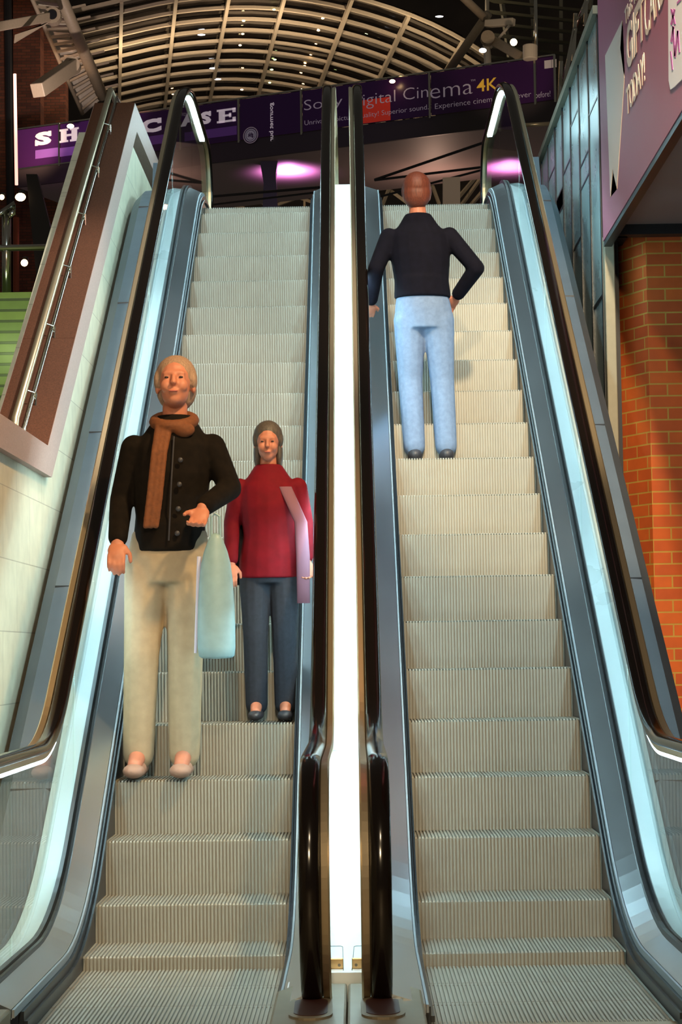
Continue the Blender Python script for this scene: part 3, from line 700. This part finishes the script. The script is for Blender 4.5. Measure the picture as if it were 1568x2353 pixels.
# railing on top of the right wall, upper right
UR = empty('upper_guard', tuple(at(1310,150,30)), 'glass guard rail with steel handrail climbing at the top right', 'railing')
for (a, b) in [((1284,252),(1322,66)),((1322,66),(1350,0)),((1350,0),(1364,-40))]:
    bm = nb(); tube(bm, [at(*a,30), at(*b,28)], .035, 10); build('rail', bm, 'rail_steel', UR, smooth=True)
for x, y in ((1285,250),(1318,140),(1345,60)):
    bm = nb(); beam(bm, at(x,y,29.5), at(x+5,y-110,29.3), .05); build('post', bm, 'rail_steel', UR)
flat_prism([(1240,400),(1262,370),(1300,190),(1345,120),(1345,300),(1300,420)], 34, .1, 'wall_far_right', 'red_wall')['kind'] = 'structure'
thing_tube('upper_handrail', [at(1196,288,22), at(1272,284,22)], .022, 'gold_steel', 'short level steel handrail behind the right escalator newel', 'handrail')

# small spotlights, and glowing beads in place of lamp reflections in the panes
def lamp(px, py, Y, r, m, label, aspect=1.0, power=0, col=(1,.6,.3)):
    P = at(px, py, Y); E = empty('spotlight', tuple(P), label, 'lamp', None)
    bm = nb(); bmesh.ops.create_uvsphere(bm, u_segments=12, v_segments=8, radius=r, matrix=Matrix.Translation(P) @ Matrix.Diagonal((aspect,1,1,1))); build('glow_ball', bm, m, E, smooth=True)
    bm = nb(); tube(bm, [P+Vector((0,r*.5,r*.3)), P+Vector((0,r*2.2,r*1.5))], r*.95, 12); build('housing', bm, 'dark_metal', E)
    return P
lamp(1181, 97, 41.5, .075, 'glow_warm', 'bright warm spotlight beside the white lamp housing')
lamp(1110, 116, 42.0, .05, 'glow_cool', 'white spotlight under the right roof bracket', 1.6)
lamp(47, 453, 34, .07, 'glow_warm', 'warm spotlight left of the parapet, above the guard rail', 1.3)
lamp(56, 604, 34, .06, 'glow_warm', 'warm spotlight between the guard rail posts')
lamp(4, 453, 34, .045, 'glow_warm', 'warm spotlight at the left picture edge')
lamp(162, 290, 44, .05, 'glow_warm', 'warm spotlight just above the letter H of the banner', 1.6)
lamp(902, 187, 42, .04, 'glow_warm', 'small warm spotlight above the cinema lettering', 1.6)
rl = [(560,48,0),(558,78,0),(552,104,0),(556,206,0),(325,24,1),(308,56,1),(463,80,1),(490,157,1),(500,182,1),(742,42,0),(732,70,0),(727,100,0),(715,125,0),(695,205,0),(740,98,0),(848,46,0),(860,118,0),(975,90,0),(620,190,2),(632,137,2),(768,172,2),(350,176,1),(398,216,0),(842,78,2),(625,160,2),(690,178,0),(700,152,0),(630,22,2),(893,62,1),(1010,38,1)]
for i, (x, y, k) in enumerate(rl):  # glowing beads added where lamps would mirror in the roof glass
    side = 'left' if x < 520 else ('right' if x > 800 else 'middle')
    P = at(x, y, 50+(y-44)*.037-.2)
    E = empty('roof_glint', tuple(P), ['glowing bead for a warm lamp reflection in the roof glass','glowing streak for a cool lamp reflection in the roof glass','glowing bead for a greenish lamp reflection in the roof glass'][k]+', '+side+' bays', 'lamp', 'imitated lamp reflections in the '+side+' of the glass roof, '+['warm','cool','greenish'][k])
    bm = nb(); bmesh.ops.create_uvsphere(bm, u_segments=10, v_segments=6, radius=.026, matrix=Matrix.Translation(P) @ Matrix.Diagonal(((4.0 if k==1 else 1.6),1,.8,1))); build('glow_ball', bm, ['glow_warm','glow_cool','glow_green'][k], E, smooth=True)

# ------------------------------------------------------------------ people
def ell(bm, c, r, seg=16, rot=None):
    m = Matrix.Translation(Vector(c)) @ (rot.to_4x4() if rot else Matrix.Identity(4)) @ Matrix.Diagonal((*r,1))
    bmesh.ops.create_uvsphere(bm, u_segments=seg, v_segments=seg//2+2, radius=1, matrix=m)
def loft(bm, rings, n=16):
    """rings: (centre, rx, ry) horizontal ellipses stacked"""
    R = []
    for c, rx, ry in rings: R.append([bm.verts.new((c[0]+rx*math.cos(2*PI*k/n), c[1]+ry*math.sin(2*PI*k/n), c[2])) for k in range(n)])
    for a, b in zip(R, R[1:]):
        for k in range(n): bm.faces.new((a[k],a[(k+1)%n],b[(k+1)%n],b[k]))
    bm.faces.new(R[0][::-1]); bm.faces.new(R[-1])
def limb(bm, pts, rad, n=12):
    pts = [Vector(p) for p in pts]
    for (a, b, ra, rb) in zip(pts, pts[1:], rad, rad[1:]):
        tube(bm, [a, a.lerp(b,.33), a.lerp(b,.66), b], ra, n, True, rb); ell(bm, b, (rb,)*3, 12)
    ell(bm, pts[0], (rad[0],)*3, 12)
def remesh(o, vox, smooth=4):
    r = o.modifiers.new('r','REMESH'); r.mode = 'VOXEL'; r.voxel_size = vox; r.use_smooth_shade = True
    s = o.modifiers.new('s','SMOOTH'); s.iterations = smooth; s.factor = .5
def hand(bm, w, d, side, k=1.0, curl=.6):
    """palm at wrist w, pointing along d, fingers curled"""
    d = Vector(d).normalized(); sd = Vector((side,0,0)); sd = (sd-d*sd.dot(d)).normalized(); nn = d.cross(sd)
    palm = w + d*.045*k
    rot = Matrix((sd, d, nn)).transposed()
    ell(bm, palm, (.040*k,.050*k,.017*k), 12, rot)
    for i, L in enumerate((.068,.078,.074,.058)):
        b = w + d*.080*k + sd*((i-1.5)*.020*k); fw = -nn if False else nn
        p1 = b + (d*math.cos(curl*.5)+fw*math.sin(curl*.5))*L*.45*k; p2 = p1 + (d*math.cos(curl*1.4)+fw*math.sin(curl*1.4))*L*.33*k; p3 = p2+(d*math.cos(curl*2.2)+fw*math.sin(curl*2.2))*L*.25*k
        limb(bm, [b-d*.01, p1, p2, p3], [.0095*k,.0088*k,.008*k,.007*k], 8)
    b = w + d*.03*k - sd*.03*k; p1 = b + (-sd*.6+d*.7+nn*.4).normalized()*.036*k; p2 = p1 + (-sd*.1+d*.8+nn*.5).normalized()*.03*k
    limb(bm, [b, p1, p2], [.013*k,.011*k,.009*k], 8)
def head(bm, c, k=1.0, f=-1, nod=0.0):
    """head centred at c; f=-1 faces -y"""
    R = Matrix.Rotation(nod*f, 3, 'X')
    def e(p, r): ell(bm, Vector(c)+R@Vector((p[0]*k, p[1]*k, p[2]*k)), [q*k for q in r], 16, R)
    y = f
    e((0,-.008*y,.030),(.075,.092,.088)); e((0,.018*y,-.035),(.058,.066,.070)); e((0,.048*y,-.080),(.030,.028,.026))
    e((0,.088*y,-.012),(.012,.018,.026)); e((0,.098*y,-.026),(.014,.012,.011))
    e((.030,.062*y,-.028),(.028,.026,.030)); e((-.030,.062*y,-.028),(.028,.026,.030)); e((0,.074*y,.022),(.050,.016,.016)); e((.03,.070*y,.003),(.018,.014,.014)); e((-.03,.070*y,.003),(.018,.014,.014))
    e((0,.080*y,-.056),(.022,.010,.006)); e((0,.078*y,-.066),(.019,.010,.006))
    for s in (-1,1): e((s*.076,-.005*y,-.008),(.010,.020,.032))
def face_bits(c, k, f, E, nod=0):
    R = Matrix.Rotation(nod*f, 3, 'X')
    for s in (-1,1):
        bm = nb(); ell(bm, Vector(c)+R@Vector((s*.030*k,.083*f*k,.002*k)), (.009*k,.005*k,.0045*k), 10); build('eye', bm, 'eye_dark', E, smooth=True)
    bm = nb(); ell(bm, Vector(c)+R@Vector((0,.089*f*k,-.061*k)), (.020*k,.006*k,.004*k), 10); build('mouth', bm, 'lip', E, smooth=True)
mat('skin', (.48,.18,.11), .55, noise=.06); mat('eye_dark', (.03,.02,.02), .3); mat('lip', (.45,.12,.10), .5)
mat('coat_dark', (.007,.0045,.003), .9, spec=.15, noise=.3, nscale=30); mat('scarf_orange', (.15,.045,.012), .8, noise=.2, nscale=60)
mat('trouser_cream', (.36,.275,.175), .8, noise=.08, nscale=25); mat('shoe_pink', (.34,.20,.15), .6); mat('hair_grey', (.30,.19,.13), .7, noise=.3, nscale=60, stretch=(3,3,.5))
mat('bag_pale', (.24,.38,.42), .45, noise=.08); mat('red_jacket', (.15,.003,.010), .8, spec=.2, noise=.15, nscale=20); mat('denim_dark', (.012,.017,.030), .85, noise=.2, nscale=60)
mat('hair_dark', (.075,.06,.05), .6, noise=.3, nscale=60, stretch=(3,3,.5)); mat('scarf_stripe', (.22,.10,.15), .8); mat('jacket_navy', (.004,.004,.010), .9, spec=.15, noise=.2, nscale=30)
mat('denim_light', (.15,.22,.36), .85, noise=.12, nscale=40); mat('hair_auburn', (.13,.030,.014), .6, noise=.3, nscale=60, stretch=(3,3,.5)); mat('shoe_dark', (.03,.03,.04), .5)
mat('umbrella_pale', (.60,.60,.80), .5); mat('strap_dark', (.02,.015,.02), .6)

def person(loc, H, f, label, coat_m, leg_m, hair_m, shoe_m, pose, coat_hem=.50, hair_long=False, lean=0.0, nod=0.0, wide=1.0):
    """f=-1 faces the camera, f=+1 faces away (up the escalator); heights as fractions of H"""
    E = empty('person', loc, label, 'person')
    x0, y0, z0 = loc; k = H/1.75; P = lambda x, y, z: Vector((x0+(x+lean*z/1.75)*k, y0+y*f*k, z0+z*k))
    hipz, shz, necz, hdz = .92, 1.40, 1.48, 1.625
    sx = .185*wide
    # body: one continuous figure
    bm = nb()
    head(bm, P(0,.02,hdz), k, f, nod)
    limb(bm, [P(0,-.015,shz-.02), P(0,.0,necz+.06)], [.058*k,.052*k])
    loft(bm, [(P(0,0,.86),.14*k,.10*k),(P(0,0,.98),.155*k,.105*k),(P(0,0,1.10),.135*k,.095*k),(P(0,0,1.28),.165*k,.11*k),(P(0,0,1.38),.165*k,.095*k),(P(0,0,1.44),.10*k,.07*k)])
    for s, kk in ((-1,'L'),(1,'R')):
        el, wr = pose['elb'+kk], pose['wri'+kk]
        limb(bm, [P(s*sx,0,shz-.03), P(*el), P(*wr)], [.048*k,.038*k,.026*k])
        d = (P(*wr)-P(*el)).normalized(); hd = Vector(pose.get('dir'+kk, d)); hand(bm, P(*wr), (d*.5+hd*.5), s, k)
        kn, an = pose['kne'+kk], pose['ank'+kk]
        limb(bm, [P(s*.085,0,.88), P(*kn), P(*an)], [.080*k,.054*k,.038*k])
        limb(bm, [P(*an), P(an[0],an[1]+.13,.05+an[2]-.09)], [.038*k,.030*k])
    o = build('body', bm, 'skin', E, smooth=True); remesh(o, .0055*k)
    if f < 0: face_bits(P(0,.02,hdz), k, f, E, nod)
    # hair
    bm = nb(); hc = P(0,.02,hdz); R = Matrix.Rotation(nod*f,3,'X')
    ell(bm, hc+R@Vector((0,-.022*f*k,.045*k)), (.087*k,.100*k,.092*k), 18); ell(bm, hc+R@Vector((0,-.048*f*k,-.005*k)), (.085*k,.070*k,.092*k), 16); [ell(bm, hc+R@Vector((s*.074*k,.0,.02*k)), (.018*k,.035*k,.045*k), 12) for s in (-1,1)]
    if hair_long: ell(bm, hc+Vector((0,-.055*f*k,-.08*k)), (.078*k,.045*k,.10*k), 14); [ell(bm, hc+Vector((s*.066*k,-.02*f*k,-.06*k)), (.022*k,.04*k,.09*k), 12) for s in (-1,1)]
    o = build('hair', bm, hair_m, E, smooth=True); remesh(o, .006*k, 2)
    # trousers
    bm = nb()
    loft(bm, [(P(0,0,.80),.155*k,.115*k),(P(0,0,.92),.172*k,.125*k),(P(0,0,1.02),.155*k,.112*k)])
    for s, kk in ((-1,'L'),(1,'R')):
        kn, an = pose['kne'+kk], pose['ank'+kk]
        limb(bm, [P(s*.085,0,.86), P(*kn), P(an[0],an[1],an[2]+.0)], [.098*k,.074*k,.066*k])
    o = build('trousers', bm, leg_m, E, smooth=True); remesh(o, .007*k, 12)
    # shoes
    for kk in 'LR':
        an = pose['ank'+kk]; bm = nb(); a = P(an[0],an[1]-.03,an[2]-.055); b = P(an[0],an[1]+.15,an[2]-.062)
        ell(bm, a, (.044*k,.055*k,.040*k), 14); ell(bm, a.lerp(b,.5), (.044*k,.09*k,.036*k), 14); ell(bm, b, (.046*k,.060*k,.030*k), 14)
        o = build('shoe', bm, shoe_m, E, smooth=True); remesh(o, .006*k, 3)
    # coat / jacket with sleeves, collar and hem
    bm = nb(); hm = coat_hem*1.75
    fl = .20 if coat_hem < .5 else .175
    loft(bm, [(P(0,0,hm),fl*k*wide,.135*k),(P(0,0,hm+.12),(fl-.008)*k*wide,.138*k),(P(0,0,1.08),.165*k*wide,.125*k),(P(0,0,1.25),.185*k*wide,.135*k),(P(0,0,1.37),.185*k*wide,.115*k),(P(0,0,1.435),.12*k,.085*k),(P(0,-.01,1.50),.078*k,.075*k)])
    for s, kk in ((-1,'L'),(1,'R')):
        el, wr = pose['elb'+kk], pose['wri'+kk]; pw = Vector(wr).lerp(Vector(el), .10)
        limb(bm, [P(s*sx,0,shz-.035), P(*el), P(*pw)], [.058*k,.050*k,.042*k])
    o = build('coat' if coat_hem < .5 else 'jacket', bm, coat_m, E, smooth=True); remesh(o, .007*k, 14)
    return E, P, k
# person in the dark coat, coming down the left escalator, bag in hand
ya = 8.86; za = stand(ya)
pose = dict(elbL=(-.21,-.03,1.15), wriL=(-.20,.12,.97), elbR=(.245,.02,1.19), wriR=(.15,.20,1.10), dirR=(.1,-.3,-.9), dirL=(0,-.5,-.8),
            kneL=(-.09,.04,.50), ankL=(-.09,-.01,.10), kneR=(.09,.03,.50), ankR=(.10,.0,.10))
E1, P1, k1 = person((-.860, ya+.10, za), 1.89, -1, 'person in dark coat, orange scarf and cream trousers, descending the left escalator', 'coat_dark', 'trouser_cream', 'hair_grey', 'shoe_pink', pose, coat_hem=.53, hair_long=False, lean=.09, nod=.25, wide=.88)
bm = nb()
for i in range(24):
    a, b = 2*PI*i/24, 2*PI*(i+1)/24
    tube(bm, [P1(.078*math.cos(a),.082*math.sin(a)+.01,1.475-.03*math.sin(a)), P1(.078*math.cos(b),.082*math.sin(b)+.01,1.475-.03*math.sin(b))], .030, 8)
for q in range(3):
    limb(bm, [P1(-.055+.02*q,.085,1.44), P1(-.065+.021*q,.135,1.33), P1(-.075+.022*q,.150,1.15), P1(-.085+.022*q,.150,1.03)], [.020,.015,.014,.013], 8)
ell(bm, P1(.05,.09,1.43), (.05,.03,.035), 12)
o = build('scarf', bm, 'scarf_orange', E1, smooth=True); remesh(o, .006)
for h in (1.30, 1.20, 1.10, 1.0):
    bm = nb(); ell(bm, P1(.045,.142,h), (.012,.006,.012), 12); build('button', bm, 'shoe_dark', E1, smooth=True)
bm = nb(); tube(bm, [P1(.012,.118,1.40), P1(.012,.145,1.22), P1(.012,.147,.97)], .004, 6); build('coat_opening', bm, 'shoe_dark', E1)
def carrier(P, pt, L, w, m, label):
    bm = nb(); c = P(*pt)
    B = empty('carrier_bag', tuple(c-Vector((0,0,L))), label, 'bag')
    loft(bm, [(c-Vector((0,0,L)), w*.9, .05),(c-Vector((0,0,L*.97)), w, .06),(c-Vector((.0,0,L*.6)), w*.97, .055),(c-Vector((0,0,L*.3)), w*.8,.04),(c-Vector((0,0,.12)), w*.45,.025),(c-Vector((0,0,.07)), w*.25,.018)], 20)
    o = build('sack', bm, m, B, smooth=True); sd = o.modifiers.new('s','SUBSURF'); sd.levels = 1; sd.render_levels = 1
    bm = nb(); tube(bm, [c-Vector((.02,0,.11)), c-Vector((.018,0,.0)), c+Vector((0,0,.012)), c+Vector((.018,0,.0)), c-Vector((-.02,0,.11))], .006, 8); build('handle', bm, m, B)
    return B
carrier(P1, (.205,.24,1.06), .62, .085, 'bag_pale', 'pale blue plastic carrier bag hanging from the coated person\'s hand')
bm = nb(); A = P1(.145,.22,.90); tube(bm, [A, A+Vector((-.02,0,-.42))], .010, 10, True, .006); ub = build('rolled_umbrella', bm, 'umbrella_pale'); tag(ub, 'slim pale rolled umbrella hanging beside the dark coat', 'umbrella')
# child in red
yc = 9.30; zc_ = stand(yc)
pose = dict(elbL=(-.22,-.02,1.16), wriL=(-.22,.08,.92), elbR=(.21,-.02,1.16), wriR=(.22,.08,.93), kneL=(-.085,.03,.50), ankL=(-.085,0,.10), kneR=(.085,.03,.50), ankR=(.085,0,.10))
E2, P2, k2 = person((-.375, yc+.08, zc_), 1.40, -1, 'child in a red jacket and dark jeans, on the left escalator near the centre deck', 'red_jacket', 'denim_dark', 'hair_dark', 'shoe_dark', pose, coat_hem=.475, hair_long=True, wide=.92)
bm = nb(); loft(bm, [(P2(.20,.15,.68),.03,.012),(P2(.20,.15,.95),.032,.014),(P2(.19,.14,1.15),.03,.014),(P2(.10,.10,1.36),.03,.014)], 12); build('scarf', bm, 'scarf_stripe', E2, smooth=True)
bm = nb(); loft(bm, [(P2(-.205,-.10,.80),.045,.06),(P2(-.20,-.12,1.0),.05,.07),(P2(-.18,-.12,1.25),.045,.06),(P2(-.15,-.10,1.36),.03,.03)], 14); build('backpack', bm, 'strap_dark', E2, smooth=True)
# rider near the top of the right escalator, seen from behind
yd = 11.35; zd = stand(yd)
pose = dict(elbL=(-.27,-.03,1.17), wriL=(-.31,.16,1.0), elbR=(.33,-.05,1.16), wriR=(.21,.10,1.02), kneL=(-.10,.04,.50), ankL=(-.10,.0,.10), kneR=(.09,.03,.50), ankR=(.09,.0,.10))
E3, P3, k3 = person((.475, yd+.08, zd), 1.68, 1, 'person in navy jacket and light blue jeans, back turned, on the right escalator', 'jacket_navy', 'denim_light', 'hair_auburn', 'shoe_dark', pose, coat_hem=.565, hair_long=False, wide=.98, lean=-.07)

# ------------------------------------------------------------------ lights
def area(name, loc, target, size, power, col, shape='DISK', sy=None, spread=None):
    l = bpy.data.lights.new(name, 'AREA'); l.shape = shape; l.size = size; l.energy = power; l.color = col
    if sy: l.size_y = sy
    if spread: l.spread = spread
    o = bpy.data.objects.new(name, l); C.objects.link(o); o.location = loc
    o.rotation_euler = (Vector(target)-Vector(loc)).to_track_quat('-Z','Y').to_euler(); return o
def point(name, loc, power, col, r=.1):
    l = bpy.data.lights.new(name, 'POINT'); l.energy = power; l.color = col; l.shadow_soft_size = r
    o = bpy.data.objects.new(name, l); C.objects.link(o); o.location = loc; return o
def spot(name, loc, target, power, col, ang, blend=.5, r=.1):
    l = bpy.data.lights.new(name, 'SPOT'); l.energy = power; l.color = col; l.spot_size = math.radians(ang); l.spot_blend = blend; l.shadow_soft_size = r
    o = bpy.data.objects.new(name, l); C.objects.link(o); o.location = loc
    o.rotation_euler = (Vector(target)-Vector(loc)).to_track_quat('-Z','Y').to_euler(); return o
area('ceiling_lamp', (0,-4.4,6.5), (0,8,1), .35, 700, (1,.76,.46))
spot('fill_front', (.6,-3,9.5), (0,9,.5), 1500, (1,.77,.50), 40, .8, .25)  # unseen fill spot added above and behind the camera for the steps
spot('fill_high', (0,3,12), (0,13.5,3.5), 1700, (.66,.93,1.0), 44, .9, .5)  # added cool fill from overhead for the upper steps
spot('pillar_fill', (1.0,6.5,6.5), (2.05,12.7,1.6), 2400, (1,.76,.46), 42, .6, .15)  # unseen warm spot added to brighten the brick pillar
spot('wall_fill', (1.4,6.5,5.5), (-1.6,8.8,1.2), 1100, (1,.66,.30), 50, .7, .15)  # added warm wash over the lower stone wall, source unseen
spot('wall_fill_cool', (1.0,9.5,8.0), (-1.6,11.2,2.8), 1700, (1,.93,.80), 40, .7, .15)  # second added wash, paler, for the upper stone wall
spot('panel_fill', (-1.0,11,9.0), (1.66,14.5,3.6), 330, (.60,.88,1), 60, .8, .3)  # cool fill added to lift the metal panel wall
P_ = at(662,425,44.8); spot('purple_lamp', tuple(P_), tuple(P_+Vector((0,.1,1))), 260, (.95,.30,.85), 150, .5, .12)
point('purple_lamp_left', tuple(at(90,430,44)), 16, (.8,.25,.8), .15)
point('soffit_fill', tuple(at(1000,480,45)), 55, (1,.62,.45), .2)  # added point light that brightens the bridge soffit
area('roof_fill', tuple(at(600,200,48.5)), tuple(at(600,40,52)), .8, 150, (1,.78,.55))  # added light, brightens the middle roof bars from below
area('roof_fill_left', tuple(at(330,235,50)), tuple(at(300,60,51)), .5, 90, (1,.80,.55))  # same added light for the left roof bars
area('roof_fill_right', tuple(at(900,160,46.5)), tuple(at(1000,60,50)), .5, 90, (1,.80,.55))  # same added light for the right roof bars
spot('truss_fill', tuple(at(120,330,40)), tuple(at(160,110,46)), 800, (1,.80,.72), 50, .6, .1)  # unseen spot added to brighten the left roof truss
spot('bracket_lamp', tuple(at(1240,330,37)), tuple(at(1130,70,43)), 260, (1,.72,.50), 30, .6, .1)
point('green_lamp', tuple(at(-30,760,14.9)), 9, (.75,1,.45), .1)
spot('tower_fill', tuple(at(60,400,44)), tuple(at(50,120,50)), 420, (1,.62,.38), 60, .7, .2)  # added warm spot lifting the dark tower brick
spot('banner_lamp', (-1,30,12), tuple((TL+TR)/2+Vector((0,0,-.5))), 420, (.80,.55,1), 40, .8, .3)

# world: dim warm interior
w = bpy.data.worlds.new('w'); S.world = w; w.use_nodes = True
bg = w.node_tree.nodes['Background']; bg.inputs[0].default_value = (.55,.50,.42,1); bg.inputs[1].default_value = .10

for o in bpy.data.objects:
    if '_world' in o: del o['_world']
S.view_settings.view_transform = 'Standard'; S.view_settings.look = 'None'; S.view_settings.exposure = 0.0; S.view_settings.gamma = 1
S.view_settings.use_curve_mapping = False
